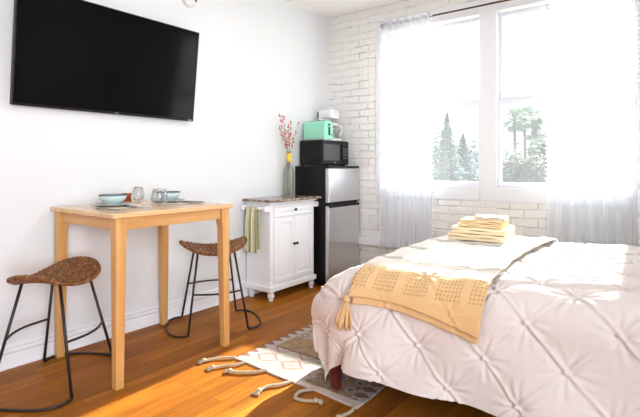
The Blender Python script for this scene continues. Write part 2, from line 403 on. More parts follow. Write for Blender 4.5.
def curtain(x0, x1, zb, label, seed, trims, nf):
    rg = np.random.default_rng(seed)
    n, m = 220, 60; u = np.linspace(0,1,n)[:,None]; v = np.linspace(0,1,m)[None,:]
    ph = rg.uniform(0,6,4)
    warp = u + .02*np.sin(2*PI*u*2.3+ph[0]) + .012*v*np.sin(2*PI*u*4+ph[1])
    amp = .010 + .016*v
    y = amp*np.sin(2*PI*nf*warp+ph[2]) + amp*.5*np.sin(2*PI*nf*2.3*warp+ph[3])
    w0 = x1-x0
    x = u*w0 + (.012*v)*np.sin(2*PI*nf*warp+ph[1]) + 0*v - (1-2*u)*.012*v
    z = -v*(2.545-zb) + .006*np.sin(2*PI*nf*u+ph[0])*(v>.98) + .006*np.sin(40*u)*(v<.01)
    y = y - .012*(v<.03) + 0*u
    P = np.stack([x+0*v, y, z+0*u], -1)
    o = thing('sheer_curtain', label, 'curtain', (x0, YR-.012, 2.545), group='sheer curtains at the window')
    uv = np.stack([(u+0*v)*w0, (z+0*u)], -1).reshape(-1,2)
    MB().grid(P).build('panel', M['sheer'], o, smooth=True, uv=uv)
    for e in trims:
        t = MB(); col = P[0 if e == 0 else -1]; L = 0
        zz = 0.03
        while zz < 2.545-zb:
            k = min(m-1, int(zz/(2.545-zb)*(m-1)))
            dx = -.012 if e == 0 else .012
            t.ball((col[k,0]+dx, col[k,1], -zz), .0085, n=6, m=4); t.tube([(col[k,0],col[k,1],-zz),(col[k,0]+dx,col[k,1],-zz)], .002, 4)
            zz += .034
        t.build('pompom_trim', M['pom'], o, smooth=True)
    for k in range(9):                  # clip rings
        xx = (k+.5)/9*w0
        MB().tube([(xx+.004, .012+.011*math.cos(a), -.025+.013*math.sin(a)) for a in np.linspace(0,2*PI,12)], .0016, 5).build('curtain_ring', M['rodm'], o, smooth=True)
    return o
curtain(-2.255, -1.745, .36, 'white sheer curtain with pompom trim on the corner side, left of the window', 3, (0,1), 6)
curtain(-.765, -.20, .36, 'white sheer curtain with pompom trim at the right end of the rod behind the bed', 11, (0,1), 6)

# wall things
s = thing('smoke_detector', 'round white smoke detector high on the wall above the television', 'smoke detector', (XL, 2.255, 2.465))
MB().lathe([(.075,0),(.075,.012),(.066,.030),(.03,.036)], n=32).build('housing', M['whitep'], s, smooth=True).rotation_euler = (0, PI/2, 0)
MB().lathe([(.066,.028),(.069,.0245),(.066,.024)], n=32, cap=False).build('vent_ring', M['label'], s).rotation_euler = (0, PI/2, 0)
B(.030,.0375,.035,.05,-.03,-.012).build('indicator', M['hole'], s)
s = thing('wall_outlet', 'white double wall outlet low on the wall behind the far stool', 'outlet', (XL, 2.755, .41))
B(0,.006,-.036,.036,-.058,.058).build('cover_plate', M['whitep'], s, bev=.002)
for z in (-.024, .024):
    q = B(.006,.009,-.017,.017,z-.015,z+.015).build('receptacle', M['trim'], s, bev=.002)
    MB().box(.009,.0095,-.008,-.005,z-.004,z+.008).box(.009,.0095,.005,.008,z-.004,z+.008).build('slot', M['hole'], q)

# television
tv = thing('television', 'large flat black television mounted on the white wall above the dining table', 'television', (-2.958, 1.645, 1.495))
tv.rotation_euler = (0, math.radians(6.5), 0)
Wt, Ht = .6215, .680
B(-.034,.0,-Wt,Wt,0,Ht).build('bezel', M['black'], tv, bev=.004)
B(.0005,.003,-Wt+.008,Wt-.008,.018,Ht-.008).build('screen', M['screen'], tv)
g = MB()      # small maker's mark in the middle of the lower bezel (three letters)
for ox, segs in ((-.016,((0,.006,.008,.0015,.0),(0,0,.0,.0,0))),):
    pass
z0 = .005
for (a, bq, c, d) in ((-.016,-.008,.007,.0085),(-.013,-.011,0,.008), (-.005,.003,.007,.0085),(-.005,.003,0,.0015),(-.005,-.0035,0,.008), (.006,.0075,0,.0085),(.006,.014,0,.0015)):
    g.box(.0002,.0012,a,bq,z0+c,z0+d)
g.build('logo', M['logo'], tv)
B(.0002,.002,Wt-.05,Wt-.02,.004,.012).build('sticker', M['logo'], tv)
mt = MB(); mt.box(-.045,-.034,-.25,.25,.15,.5); mt.build('wall_mount', M['black'], tv)

# ------------------------------------------------------------------ dining table
TX, TY = -2.612, 1.633
t = thing('dining_table', 'tall square pine counter table set for two beside the white wall', 'table', (TX,TY,0))
B(-.363,.363,-.403,.403,.880,.906).build('table_top', M['pinetop'], t, bev=.006)
for sx in (-1,1):
    B(sx*.325-.010,sx*.325+.010,-.34,.34,.815,.880).build('apron', M['pineh'], t, bev=.002)
for sy in (-1,1):
    B(-.30,.30,sy*.352-.010,sy*.352+.010,.815,.880).build('apron', M['pinex'], t, bev=.002)
for sx in (-1,1):
    for sy in (-1,1):
        cx, cy = sx*.322, sy*.350
        q = MB(); vs = []; fs = []
        for z, a in ((.88,.031),(.80,.031),(.79,.0305),(.76,.0285),(0,.0215)):
            ix, iy = cx+sx*(.031-a), cy+sy*(.031-a)      # taper is on the inner faces
            vs += [(ix-a,iy-a,z),(ix+a,iy-a,z),(ix+a,iy+a,z),(ix-a,iy+a,z)]
        for i in range(4):
            for k in range(4):
                k2 = (k+1)%4; fs.append((i*4+k,(i+1)*4+k,(i+1)*4+k2,i*4+k2))
        fs += [(0,1,2,3),(19,18,17,16)]
        q.add(vs, fs).build('leg', M['pine'], t, bev=.003)

# ------------------------------------------------------------------ stools
def make_stool():
    o = thing('saddle_stool', 'x', 'stool')
    # woven saddle seat, closed surface
    n, m = 150, 160
    A, Bm = .232, .176
    u = np.linspace(-1,1,n)[:,None]; a = np.linspace(0,2*PI,m,endpoint=False)
    rr = np.linspace(0.0,1,80)
    def surf(X, Y):     # X in -1..1 along length
        return .048*np.abs(X)**2.2 - .020*np.abs(Y)**2
    R, T = np.meshgrid(rr, a, indexing='ij')
    k = (np.abs(np.cos(T))**2.5 + np.abs(np.sin(T))**2.5)**(-1/2.5)
    X = R*k*np.cos(T); Y = R*k*np.sin(T)
    Z = surf(X, Y)
    wx, wy = X*A, Y*Bm
    rope = np.abs(np.sin(PI*wy/.026))**.7; strand = np.sin(2*PI*(wx/.030 + np.floor(wy/.026)*.5 + wy/.05))
    edge = sstep(R,.85,.95)
    bumpz = .010*rope + .006*strand*rope
    rim = np.sin(T*46)*.0045*sstep(R,.9,1)
    top = np.stack([wx*(1+rim*2), wy*(1+rim*2), Z + bumpz*(1-edge) + .006*edge + .010 - .010*sstep(R,.94,1.0)], -1)
    bot = np.stack([wx*(1+rim*2), wy*(1+rim*2), Z - .008 - .0*R], -1); 
    bot[-1] = top[-1]; bot[:,:,2] -= (.006*(1-sstep(R,.9,1.0)))
    mb = MB()
    for S, flip in ((top,False),(bot,True)):
        o0 = len(mb.v); nr, na, _ = S.shape
        mb.v += [tuple(map(float,q)) for q in S.reshape(-1,3)]
        for i in range(nr-1):
            for j in range(na):
                j2 = (j+1) % na
                f = (o0+i*na+j, o0+(i+1)*na+j, o0+(i+1)*na+j2, o0+i*na+j2)
                mb.f.append(f[::-1] if flip else f)
    s = mb.build('seat', M['grass'], o, smooth=True); s.location = (0,0,.552)
    edge_m = MB(); pts = []
    for j in range(0, m+1):
        q = top[-1, j % m]; pts.append((q[0], q[1], q[2]))
    # twisted rope border
    for ph in (0, PI):
        pp = []
        for j in range(0, 385):
            f = j/384*m; i0 = int(f) % m; i1 = (i0+1) % m; w_ = f-int(f)
            q = top[-1,i0]*(1-w_)+top[-1,i1]*w_; an = j*.42+ph; rad = Vector((q[0],q[1],0)).normalized()
            pp.append((q[0]+rad.x*.006*math.cos(an), q[1]+rad.y*.006*math.cos(an), q[2]+.006*math.sin(an)))
        edge_m.tube(pp, .0062, 6)
    edge_m.build('rope_edge', M['grass'], s, smooth=True); edge_m = None
    topz = .546
    tops = {}; bots = {}
    for i in (-1,1):
        for j in (-1,1):
            T_ = Vector((i*.125, j*.10, topz+.012)); Bt = Vector((i*.205, j*.215, .008))
            tops[i,j] = T_; bots[i,j] = Bt
            MB().tube([T_, Bt], .0076, 10).build('leg', M['iron'], o, smooth=True)
    for i in (-1,1):                    # floor loops at each end of the seat
        pts = []
        for k in range(25):
            an = -PI/2 + PI*k/24; c, s_ = math.cos(an), math.sin(an)
            pts.append((i*(.205 + .125*abs(c)**.7), .215*math.copysign(abs(s_)**.8, s_), .0065))
        MB().tube(pts, .0072, 8).build('floor_loop', M['iron'], o, smooth=True)
    for j in (-1,1):                    # bowed foot rails
        f = .53; p0 = tops[-1,j].lerp(bots[-1,j], f); p1 = tops[1,j].lerp(bots[1,j], f)
        pts = [p0.lerp(p1, k/16) + Vector((0, j*.045*math.sin(PI*k/16), 0)) for k in range(17)]
        MB().tube(pts, .0066, 8).build('foot_rail', M['iron'], o, smooth=True)
    MB().tube([tops[-1,-1],tops[-1,1],tops[1,1],tops[1,-1],tops[-1,-1]], .005, 6).build('seat_frame', M['iron'], o)
    return o
s1 = make_stool(); s1.location = (-2.640, 1.128, 0); s1.rotation_euler = (0,0,math.radians(123))
s1['label'] = 'woven seagrass saddle stool in front of the table, nearest the camera'
s1['group'] = 'woven saddle stools at the table'
s2 = copy_tree(s1); s2.location = (-2.665, 2.225, 0); s2.rotation_euler = (0,0,math.radians(59))
s2['label'] = 'woven seagrass saddle stool between the pine table and the white cart'

# ------------------------------------------------------------------ tableware
ZT = .906
def setting(x, y, rz, which):
    m_ = thing('placemat', 'pale woven placemat under the %s bowl' % which, 'placemat', (x, y, ZT), rz, 'placemats on the table')
    q = MB(); q.lathe([(.0,0),(.165,0),(.168,.001),(.165,.002),(0,.002)], n=48, cap=False); q.build('weave', M['mat'], m_)
    p = thing('plate', 'taupe stoneware plate under the %s pale blue bowl' % which, 'plate', (x, y, ZT+.0022), 0, 'plates on the table')
    MB().lathe([(.0,.0),(.06,.0),(.062,.003),(.106,.012),(.108,.015),(.104,.0152),(.062,.006),(0,.0055)], n=48, cap=False).build('dish', M['taupe'], p, smooth=True)
    MB().lathe([(.1045,.0150),(.1085,.0150),(.1085,.0170),(.1045,.0170),(.1045,.0150)], n=48, cap=False).build('rim', M['enamel'], p, smooth=True)
    b = thing('bowl', 'pale blue enamel bowl with a dark rim, %s on the table' % ('nearer to the camera' if which=='nearer' else 'farther from the camera'), 'bowl', (x, y, ZT+.0080), 0, 'bowls on the table')
    MB().lathe([(.0,.001),(.036,0),(.040,.003),(.058,.018),(.072,.038),(.079,.060),(.0765,.060),(.069,.038),(.055,.020),(.036,.006),(0,.004)], n=48, cap=False).build('body', M['enamel'], b, smooth=True)
    MB().lathe([(.0765,.0595),(.0805,.0595),(.0810,.0625),(.0785,.0645),(.0760,.0625),(.0765,.0595)], n=48, cap=False).build('rim', M['rim'], b, smooth=True)
setting(-2.68, 1.465, 0, 'nearer'); setting(-2.69, 1.855, 0, 'farther')
def wine(x, y, r_, h, label, extra=None):
    g = thing('stemless_glass', label, 'glass', (x,y,ZT), 0, 'stemless glasses on the table')
    k = r_/.045; kh = h/.10
    MB().lathe([(0,.003*kh),(.020*k,.001),(.024*k,.001),(.040*k,.018*kh),(.045*k,.040*kh),(.042*k,.070*kh),(.035*k,.1*kh),(.0338*k,.1*kh),(.0405*k,.070*kh),(.0432*k,.040*kh),(.038*k,.020*kh),(.020*k,.007*kh),(0,.006*kh)], n=36, cap=False).build('bowl_glass', M['glass'], g, smooth=True)
wine(-2.90, 1.765, .040, .10, 'clear stemless glass at the wall side of the table beside the amber tumbler')
wine(-2.525, 1.680, .050, .103, 'clear stemless wine glass standing alone between the two place settings')
g = thing('amber_tumbler', 'small amber glass tumbler behind the nearer bowl', 'tumbler', (-2.885, 1.672, ZT))
MB().lathe([(.0,.001),(.028,0),(.030,.01),(.026,.035),(.034,.062),(.0325,.062),(.0245,.035),(.028,.012),(0,.01)], n=30, cap=False).build('cup', M['amber'], g, smooth=True)
def knife(x, y, rz, label):
    o = thing('table_knife', label, 'knife', (x,y,ZT+.0025), rz, 'cutlery on the table')
    MB().tube([(-.10,0,.002),(-.04,0,.003),(.0,0,.0025)], .0045, 8).build('handle', M['cutl'], o, smooth=True)
    q = MB(); q.add([(0,-.004,.001),(.09,-.009,.001),(.105,-.002,.001),(.10,.005,.001),(0,.005,.001),(0,-.004,.003),(.09,-.008,.002),(.105,-.002,.002),(.10,.005,.003),(0,.005,.004)],
        [(4,3,2,1,0),(5,6,7,8,9),(0,1,6,5),(1,2,7,6),(2,3,8,7),(3,4,9,8),(4,0,5,9)]); q.build('blade', M['cutl'], o)
def fork(x, y, rz, label, spoon=False):
    o = thing('table_spoon' if spoon else 'table_fork', label, 'spoon' if spoon else 'fork', (x,y,ZT+.0025), rz, 'cutlery on the table')
    MB().tube([(-.10,0,.002),(-.03,0,.004),(.035,0,.0035)], .0032, 8).build('handle', M['cutl'], o, smooth=True)
    q = MB()
    if spoon: q.ball((.06,0,.006), .028,.018,.004, 14, 8)
    else:
        q.box(.033,.055,-.011,.011,.003,.005)
        for k in range(4): q.tube([(.053,-.0095+k*.0063,.004),(.075,-.0095+k*.0063,.002),(.092,-.0095+k*.0063,.005)], .0013, 6)
    q.build('bowl' if spoon else 'tines', M['cutl'], o, smooth=True)
knife(-2.475, 1.50, .25, 'steel table knife lying right of the nearer bowl')
fork(-2.50, 1.335, .15, 'steel fork lying at the near corner of the table below the nearer bowl')
fork(-2.545, 1.955, .15, 'steel spoon lying beyond the farther bowl near the table end', True)
fork(-2.48, 1.90, .2, 'steel fork lying in front of the farther bowl')

# ------------------------------------------------------------------ kitchen cart
CX, CY = -2.85, 3.165
c = thing('kitchen_cart', 'white kitchen cart with granite top, drawer, double doors and turned feet', 'cabinet', (CX,CY,0))
hx, hy = .142, .300
B(-hx,hx,-hy,hy,.12,.838).build('body', M['cart'], c, bev=.003)
B(-hx-.004,hx+.018,-hy-.018,hy+.018,.078,.122).build('plinth', M['cart'], c, bev=.005)
B(-.152,.200,-hy-.045,hy+.050,.842,.864).build('granite_top', M['granite'], c, bev=.004)
B(-hx,hx+.022,-hy-.02,hy+.02,.826,.842).build('cornice', M['cart'], c, bev=.004)
for sx in (-1,1):
    for sy in (-1,1):
        MB().lathe([(.020,0),(.022,.006),(.016,.012),(.028,.028),(.031,.042),(.027,.056),(.018,.062),(.026,.068),(.030,.078)], (sx*.115+.012,sy*.275,0), 20).build('turned_foot', M['cart'], c, smooth=True)
def panel(name, y0, y1, z0, z1, parent, inset):
    q = MB(); x = hx+.001; e = inset
    q.box(x,x+.016,y0,y1,z0,z0+e); q.box(x,x+.016,y0,y1,z1-e,z1); q.box(x,x+.016,y0,y0+e,z0+e,z1-e); q.box(x,x+.016,y1-e,y1,z0+e,z1-e)
    q.box(x,x+.006,y0+e,y1-e,z0+e,z1-e)
    o = q.build(name, M['cart'], parent, bev=.0025)
    k = MB(); f = .016; k.frustum(0,0,0,.008, (y1-y0)/2-e-.008,(z1-z0)/2-e-.008, max(.004,(y1-y0)/2-e-.008-f), max(.004,(z1-z0)/2-e-.008-f))
    k.v = [(x+.005+v[2], (y0+y1)/2+v[0], (z0+z1)/2+v[1]) for v in k.v]
    k.build('raised_panel', M['cart'], o, bev=.001)
    return o
def knob(par, y, z):
    k = MB().lathe([(.006,0),(.005,.010),(.012,.016),(.013,.022),(.008,.027)], n=16).build('knob', M['knob'], par, smooth=True)
    k.location = (hx+.015, y, z); k.location = (hx+.015, y, z); k.rotation_euler = (0,PI/2,0)
d = panel('drawer', -.262, .262, .712, .812, c, .018); knob(d, 0, .762)
d = panel('door', -.262, -.002, .150, .690, c, .040); knob(d, -.018, .46)
d = panel('door', .002, .262, .150, .690, c, .040); knob(d, .018, .46)
for sy in (-1,1):
    q = MB().tube([(-.130,sy*.352,.790),(.150,sy*.352,.790)], .011, 12); 
    o = q.build('towel_bar', M['cart'], c, smooth=True)
    for x in (-.125, .140):
        B(x-.014,x+.014,min(sy*.30,sy*.372),max(sy*.30,sy*.372),.764,.812).build('bar_bracket', M['cart'], o, bev=.004)
# towel over the near bar
tw = thing('hand_towel', 'green and white striped hand towel hanging on the cart rail', 'towel', (CX-.012, CY-.352, .790))
n, m = 40, 60; u = np.linspace(-1,1,n)[:,None]; L = np.linspace(-.40,.37,m)[None,:]
rad = .013
yy = np.where(L < -PI/2*rad, -rad, np.where(L > PI/2*rad, rad, rad*np.sin(L/rad)))
zz = np.where(np.abs(L) < PI/2*rad, rad*np.cos(L/rad), -(np.abs(L)-PI/2*rad))
w_ = .062 + .012*np.abs(L)/.4
hang = np.clip(np.abs(L)/.1, 0, 1)
x = u*w_ + 0*L; y = yy + np.where(L<0,-1,.3)*(.008*hang*(np.sin(u*7+1)+1) + .004*hang*np.sin(u*13)) + 0*u
P = np.stack([x, y, zz+0*u], -1)
MB().grid(P).build('cloth', M['stripe'], tw, smooth=True, solid=.003, uv=np.stack([(u*.5+.5)+0*L, L+0*u], -1).reshape(-1,2))

# vase with dried flowers
v = thing('glass_vase', 'clear glass bottle vase with yellow ribbon holding coral branches on the cart', 'vase', (-2.925, 3.355, .8645))
MB().lathe([(0,.004),(.044,.0),(.049,.006),(.050,.02),(.050,.22),(.046,.26),(.026,.305),(.021,.33),(.021,.420),(.024,.424),(.019,.424),(.0185,.33),(.024,.303),(.043,.26),(.047,.22),(.047,.02),(.043,.010),(0,.010)], n=32, cap=False).build('bottle', M['olive'], v, smooth=True)
MB().lathe([(.0215,.285+.04),(.0245,.327),(.0250,.36),(.0245,.405),(.0215,.408)], n=32, cap=False).build('ribbon', M['yellow'], v, smooth=True)
fl = thing('dried_branches', 'coral red dried flower branches standing in the glass vase', 'flowers', (-2.925, 3.355, .875))
rg = random.Random(4)
for (dx, dy, h) in ((.03,-.17,.72),(-.01,-.075,.70),(.02,-.03,.62),(.04,.085,.64),(.0,.03,.66),(-.02,-.11,.60)):
    p0 = Vector((rg.uniform(-.015,.015),rg.uniform(-.02,.02),0)); p1 = Vector((dx*.25,dy*.15,.42)); p2 = Vector((dx,dy,h+.05))
    pts = [ (p0*(1-t)**2 + p1*2*t*(1-t) + p2*t*t) if t < .0 else (p0.lerp(p1, t/.55) if t < .55 else p1.lerp(p2, (t-.55)/.45)) for t in [k/20 for k in range(21)]]
    br = MB().tube(pts, .0022, 6, .0012).build('branch', M['stem'], fl, smooth=True)
    bd = MB()
    for k in range(24):
        t_ = rg.uniform(.12,1.0); q = p1.lerp(p2, t_); a = rg.uniform(0,2*PI); rr_ = rg.uniform(.004,.014)
        bd.ball((q.x+rr_*math.cos(a), q.y+rr_*math.sin(a), q.z+rg.uniform(-.01,.01)), rg.uniform(.0038,.0062), None, rg.uniform(.006,.010), 6, 5)
    bd.build('buds', M['bud'], br, smooth=True)['kind'] = 'stuff'

# ------------------------------------------------------------------ refrigerator
f = thing('refrigerator', 'two door refrigerator with stainless doors and black sides in the corner', 'refrigerator', (-2.785, 3.787, 0))
B(-.205,.165,-.265,.262,.03,1.135).build('body', M['satin'], f, bev=.006)
B(-.205,.215,-.267,.264,1.130,1.150).build('top_cap', M['black'], f, bev=.006)
d = B(.168,.215,-.265,.262,.045,.770).build('door', M['steel'], f, bev=.008)
B(.20,.222,-.262,.258,.752,.774).build('handle', M['black'], d, bev=.003)
d = B(.168,.215,-.265,.262,.800,1.128).build('door', M['steel'], f, bev=.008)
B(.20,.222,-.262,.258,.796,.806).build('handle', M['black'], d, bev=.002)
MB().box(.2155,.217,.17,.20,1.085,1.097).box(.2155,.217,.205,.225,1.085,1.097).build('badge', M['logo'], d)
B(.155,.20,-.24,.24,.772,.798).build('hinge_strip', M['black'], f)
for sx in (-.17,.13):
    for sy in (-.22,.22): MB().lathe([(.018,0),(.018,.03)], (sx,sy,0), 12).build('foot', M['black'], f)
# microwave
mw = thing('microwave', 'black microwave oven on top of the refrigerator', 'microwave', (-2.83, 3.795, 1.150))
B(-.145,.125,-.215,.235,.012,.255).build('housing', M['black'], mw, bev=.005)
q = MB()
for k in range(6): q.box(-.115+k*.026,-.115+k*.026+.014,-.2156,-.2345,.075,.083)
for k in range(6): q.box(-.115+k*.026,-.115+k*.026+.014,-.2156,-.2345,.060,.068)
q.build('side_vent', M['hole'], mw)
d = B(.126,.142,-.215,.125,.016,.250).build('door', M['black'], mw, bev=.004)
B(.1425,.1435,-.195,.080,.055,.215).build('viewing_window', M['label'], d)
B(.142,.158,.092,.110,.05,.22).build('handle', M['satin'], d, bev=.003)
q = MB().box(.1425,.1432,-.02,-.014,.028,.040); q.box(.1425,.1432,-.010,-.004,.028,.040); q.box(.1425,.1432,0,.006,.028,.040); q.build('badge', M['logo'], d)
p = B(.126,.140,.128,.235,.016,.250).build('control_panel', M['black'], mw, bev=.003)
B(.1402,.141,.142,.222,.205,.230).build('display', M['hole'], p)
for i in range(3):
    for j in range(4): B(.1402,.1415,.143+i*.028,.143+i*.028+.022,.075+j*.030,.075+j*.030+.018).build('button', M['label'], p)
for sx in (-.12,.10):
    for sy in (-.2,.2): MB().lathe([(.012,0),(.012,.012)], (sx,sy,0), 12).build('foot', M['hole'], mw)
# toaster
to = thing('toaster', 'mint green toaster on the microwave in front of the coffee maker', 'toaster', (-2.835, 3.70, 1.405))
q = MB(); pr = []
for k in range(33):
    a = PI*k/32; pr.append((math.copysign(abs(math.cos(a))**.45,math.cos(a))*.078, .045+.150*abs(math.sin(a))**.5))
pr = [(.078,.012)] + pr + [(-.078,.012)]
vs = []; xs = ((-.135,.90),(-.128,.98),(-.11,1),(.11,1),(.128,.98),(.135,.90))
for (x, s_) in xs: vs += [(x, y*s_, .012+(z-.012)*(1-(1-s_)*.5)) for (y, z) in pr]
K = len(pr); fs = []
for i in range(len(xs)-1):
    for k in range(K): fs.append((i*K+k, i*K+(k+1)%K, (i+1)*K+(k+1)%K, (i+1)*K+k))
fs += [tuple(range(K-1,-1,-1)), tuple((len(xs)-1)*K+k for k in range(K))]
q.add(vs, fs).build('body', M['mint'], to, smooth=False, bev=.003)
MB().box(-.095,.095,-.040,-.014,.190,.1965).box(-.095,.095,.014,.040,.190,.1965).build('bread_slots', M['hole'], to)
l = B(.136,.142,-.010,.010,.05,.165).build('lever_slot', M['hole'], to); B(.140,.160,-.020,.020,.130,.145).build('lever', M['silver'], l, bev=.003)
B(-.128,.128,-.070,.070,0,.013).build('base', M['silver'], to)
MB().box(-.055,-.045,-.0795,-.077,.075,.085).box(-.04,-.03,-.0795,-.077,.075,.085).box(-.025,-.015,-.0795,-.077,.075,.085).build('lettering', M['silver'], to)
q = MB().lathe([(.013,0),(.013,.010)], n=16).build('dial', M['silver'], to); q.rotation_euler = (0,PI/2,0); q.location = (.134, .045, .06)
# coffee maker
cm = thing('coffee_maker', 'white drip coffee maker with glass carafe beside the brick wall', 'coffee maker', (-2.865, 3.93, 1.405))
B(-.10,.11,-.078,.078,0,.030).build('base', M['whitep'], cm, bev=.008)
B(-.10,-.035,-.078,.078,.030,.245).build('water_tank', M['whitep'], cm, bev=.008)
B(-.10,.078,-.078,.078,.240,.330).build('brew_head', M['whitep'], cm, bev=.014)
B(-.085,-.075,-.081,-.078,.05,.23).build('water_gauge', M['hole'], cm)
B(-.095,-.082,-.0795,-.078,.25,.31).build('dark_panel', M['hole'], cm)
ca = MB().lathe([(.0,.002),(.050,0),(.056,.008),(.060,.045),(.052,.095),(.042,.125),(.046,.135),(.0435,.135),(.040,.125),(.050,.095),(.0578,.045),(.054,.010),(0,.006)], (.050,0,.034), 28, cap=False).build('carafe', M['glass'], cm, smooth=True)
MB().lathe([(.047,.133),(.048,.150),(.03,.158)], (.050,0,.034), 24).build('carafe_lid', M['whitep'], ca, smooth=True)
MB().tube([(.07,.035,.165),(.095,.07,.165),(.105,.083,.13),(.098,.075,.08),(.082,.050,.065)], .009, 8).build('carafe_handle', M['whitep'], ca, smooth=True)

# ------------------------------------------------------------------ bed
BX0, BX1, BY0, BY1, BR = -1.22, .78, 2.02, 3.26, 0
def top_z(x, y):
    return .640 + .055*sstep(x,-1.0,.3) + 0*y
def drape(a, b, off=0.0):
    """flat cloth point (a,b) in metres -> hanging position; a along the bed, b across it"""
    ca_, cb = np.clip(a,BX0,BX1), np.clip(b,BY0,BY1)
    dx, dy = a-ca_, b-cb; L = np.sqrt(dx*dx+dy*dy)+1e-9; nx, ny = dx/L, dy/L
    Rr = .17; q = np.clip(L/Rr, 0, PI/2); rest = np.clip(L-Rr*PI/2, 0, None)
    cor = np.abs(nx*ny)*2
    h = Rr*np.sin(q) + rest*(.17 - .20*cor*sstep(rest,.05,.4)); dz = Rr*(1-np.cos(q)) + rest*(.985-.12*cor)
    fx = np.where(nx<0, 1+.76*np.abs(nx)*sstep(L,0,.35), 1)
    wave = .018*sstep(L,.12,.5)*np.sin(a*9+b*7+.6) + .012*sstep(L,.15,.5)*np.sin(a*17-b*15)
    # gentle cone fold where the corner hangs
    fold = .02*cor*sstep(L,.1,.4)
    px = ca_ + nx*(h*fx + wave + off*np.sin(q) + fold); py = cb + ny*(h + wave + off*np.sin(q) + fold*.3)
    pz = top_z(ca_, cb) - dz + off*np.cos(q)
    return np.stack([px,py,pz], -1)
def normals(P):
    du = np.gradient(P, axis=0); dv = np.gradient(P, axis=1); N = np.cross(du, dv); return N/(np.linalg.norm(N,axis=-1,keepdims=True)+1e-12)
def tuck(a, b):
    p_ = .29; A0 = a + .443; B0 = b - 1.805
    # hand-gathered look: lattice slightly irregular
    A0 = A0 + .010*np.sin(b*5.1+1)+.006*np.sin(a*11); B0 = B0 + .010*np.sin(a*4.3) + .006*np.sin(b*9)
    p = (A0+B0)/p_; q = (A0-B0)/p_
    dp = (p-np.round(p))*p_/1.414; dq = (q-np.round(q))*p_/1.414
    r = np.sqrt(dp*dp+dq*dq)
    th = np.arctan2(dq, dp)
    puff = .009*(np.abs(np.sin(PI*p))*np.abs(np.sin(PI*q)))**.6
    def ridge(d, w): return np.exp(-(d/w)**2)
    seed = np.round(p)*12.9+np.round(q)*78.2
    ridges = .0085*(ridge(dp-.003,.0065)+ridge(dq+.003,.0065))*np.exp(-np.clip(r-.07,0,None)/.15) - .004*(ridge(dp+.009,.006)+ridge(dq-.009,.006))*np.exp(-r/.09)
    wr = .0024*np.sin(th*9+np.sin(seed)*6)*np.exp(-((r-.040)/.034)**2) + .0016*np.sin(th*14+seed)*np.exp(-((r-.07)/.03)**2)
    knot = -.014*np.exp(-(r/.030)**2) + .013*np.exp(-(r/.0075)**2)
    soft = .006*np.sin(a*13+2*np.sin(b*6)) * np.sin(b*12+1.5*np.sin(a*7))*.7
    return puff + ridges + wr + knot + soft
bed = thing('bed', 'double bed under a white pintucked duvet on dark red wooden legs', 'bed', (0,0,0))
bed.location = (-.3, 2.6, 0)
OFF = Vector((.3,-2.6,0))
n, m = 470, 450
a = np.linspace(BX0-.50, BX1+.05, n)[:,None]+np.zeros((1,m)); b = np.linspace(BY0-.555, BY1+.42, m)[None,:]+np.zeros((n,1))
P = drape(a, b); N = normals(P); P = P + N*(tuck(a,b)[...,None])
P[...,2] = np.maximum(P[...,2], .035)
P += np.array(OFF)
MB().grid(P).build('duvet', M['duvet'], bed, smooth=True, uv=np.stack([a,b],-1).reshape(-1,2))
B(-1.30,.80,1.98,3.30,.30,.50).build('mattress', M['duvet'], bed, loc=OFF, bev=.05)
B(-1.34,.85,1.96,3.32,.215,.30).build('bed_frame', M['darkwood'], bed, loc=OFF, bev=.006)
for (x, y) in ((-1.375,1.945),(-1.375,3.25),(.80,1.985),(.80,3.25)):
    MB().frustum(x,y,0.0 if x>0 or y>2.5 else .0085,.30,.020,.020,.036,.036).build('leg', M['mahog'], bed, loc=OFF, bev=.004)
# throw
th = thing('throw_blanket', 'cream knitted throw with openwork hem laid across the bed foot', 'blanket', (-.9, 2.4, .66))
TO = np.array((.9,-2.4,-.66))
def throw_layer(b0, b1, a0, a1, off, skew=0, name='cloth', par=None, mm=260):
    n = 110; U = np.linspace(0,1,n)[:,None]; V = np.linspace(0,1,mm)[None,:]
    A_ = a0+(a1-a0)*U + .020*np.sin(V*7+1) + skew*(1-V); Bb = b0+(b1-b0)*V + .028*np.sin(U*PI*1.1+.2)*(1-V)*(1 if off<.03 else 1) - .040*U*(1-V)
    P = drape(A_, Bb, off)
    N = normals(P); P = P + N*((.45*tuck(A_,Bb) + .006 + .003*np.sin(A_*40+3*np.sin(Bb*9)))[...,None])
    uvs = np.stack([A_-a0, Bb-b0], -1).reshape(-1,2)
    return MB().grid(P+TO).build(name, M['throw'], th, smooth=True, uv=uvs, solid=.006)
throw_layer(1.800, 3.45, -1.235, -.615, .028)
throw_layer(1.775, 1.99, -1.215, -.625, .017, name='under_fold', mm=50)
def pt(a_, b_, off): return Vector(drape(np.array([[a_]]), np.array([[b_]]), off)[0,0])
tp = pt(-1.225, 1.795, .035) + Vector(TO)
ta = MB().ball((tp.x,tp.y,tp.z+.0), .020,.018,.018, 12, 8).build('tassel', M['tassel'], th, smooth=True)
sk = MB()
for k in range(60):
    an = 2*PI*k/60*3.1; r0 = .008*(k%3)/3+.003; r1 = .018+.024*((k*7)%11)/11
    L_ = .120+.012*math.sin(k*5)
    pts = [(tp.x-.006*q + (r0+(r1-r0)*min(1,q*1.5))*math.cos(an), tp.y-.012*q+(r0+(r1-r0)*min(1,q*1.5))*.7*math.sin(an)-.006*q, tp.z-.008-L_*q) for q in (0,.15,.3,.5,.75,1)]
    sk.tube(pts, .0040, 5)
sk.build('tassel_skirt', M['tassel'], ta, smooth=True)
tb = MB(); tb.tube([(tp.x+.014*math.cos(q), tp.y+.013*math.sin(q), tp.z-.018) for q in np.linspace(0,2*PI,16)], .003, 6).build('tassel_tie', M['tassel'], ta, smooth=True)

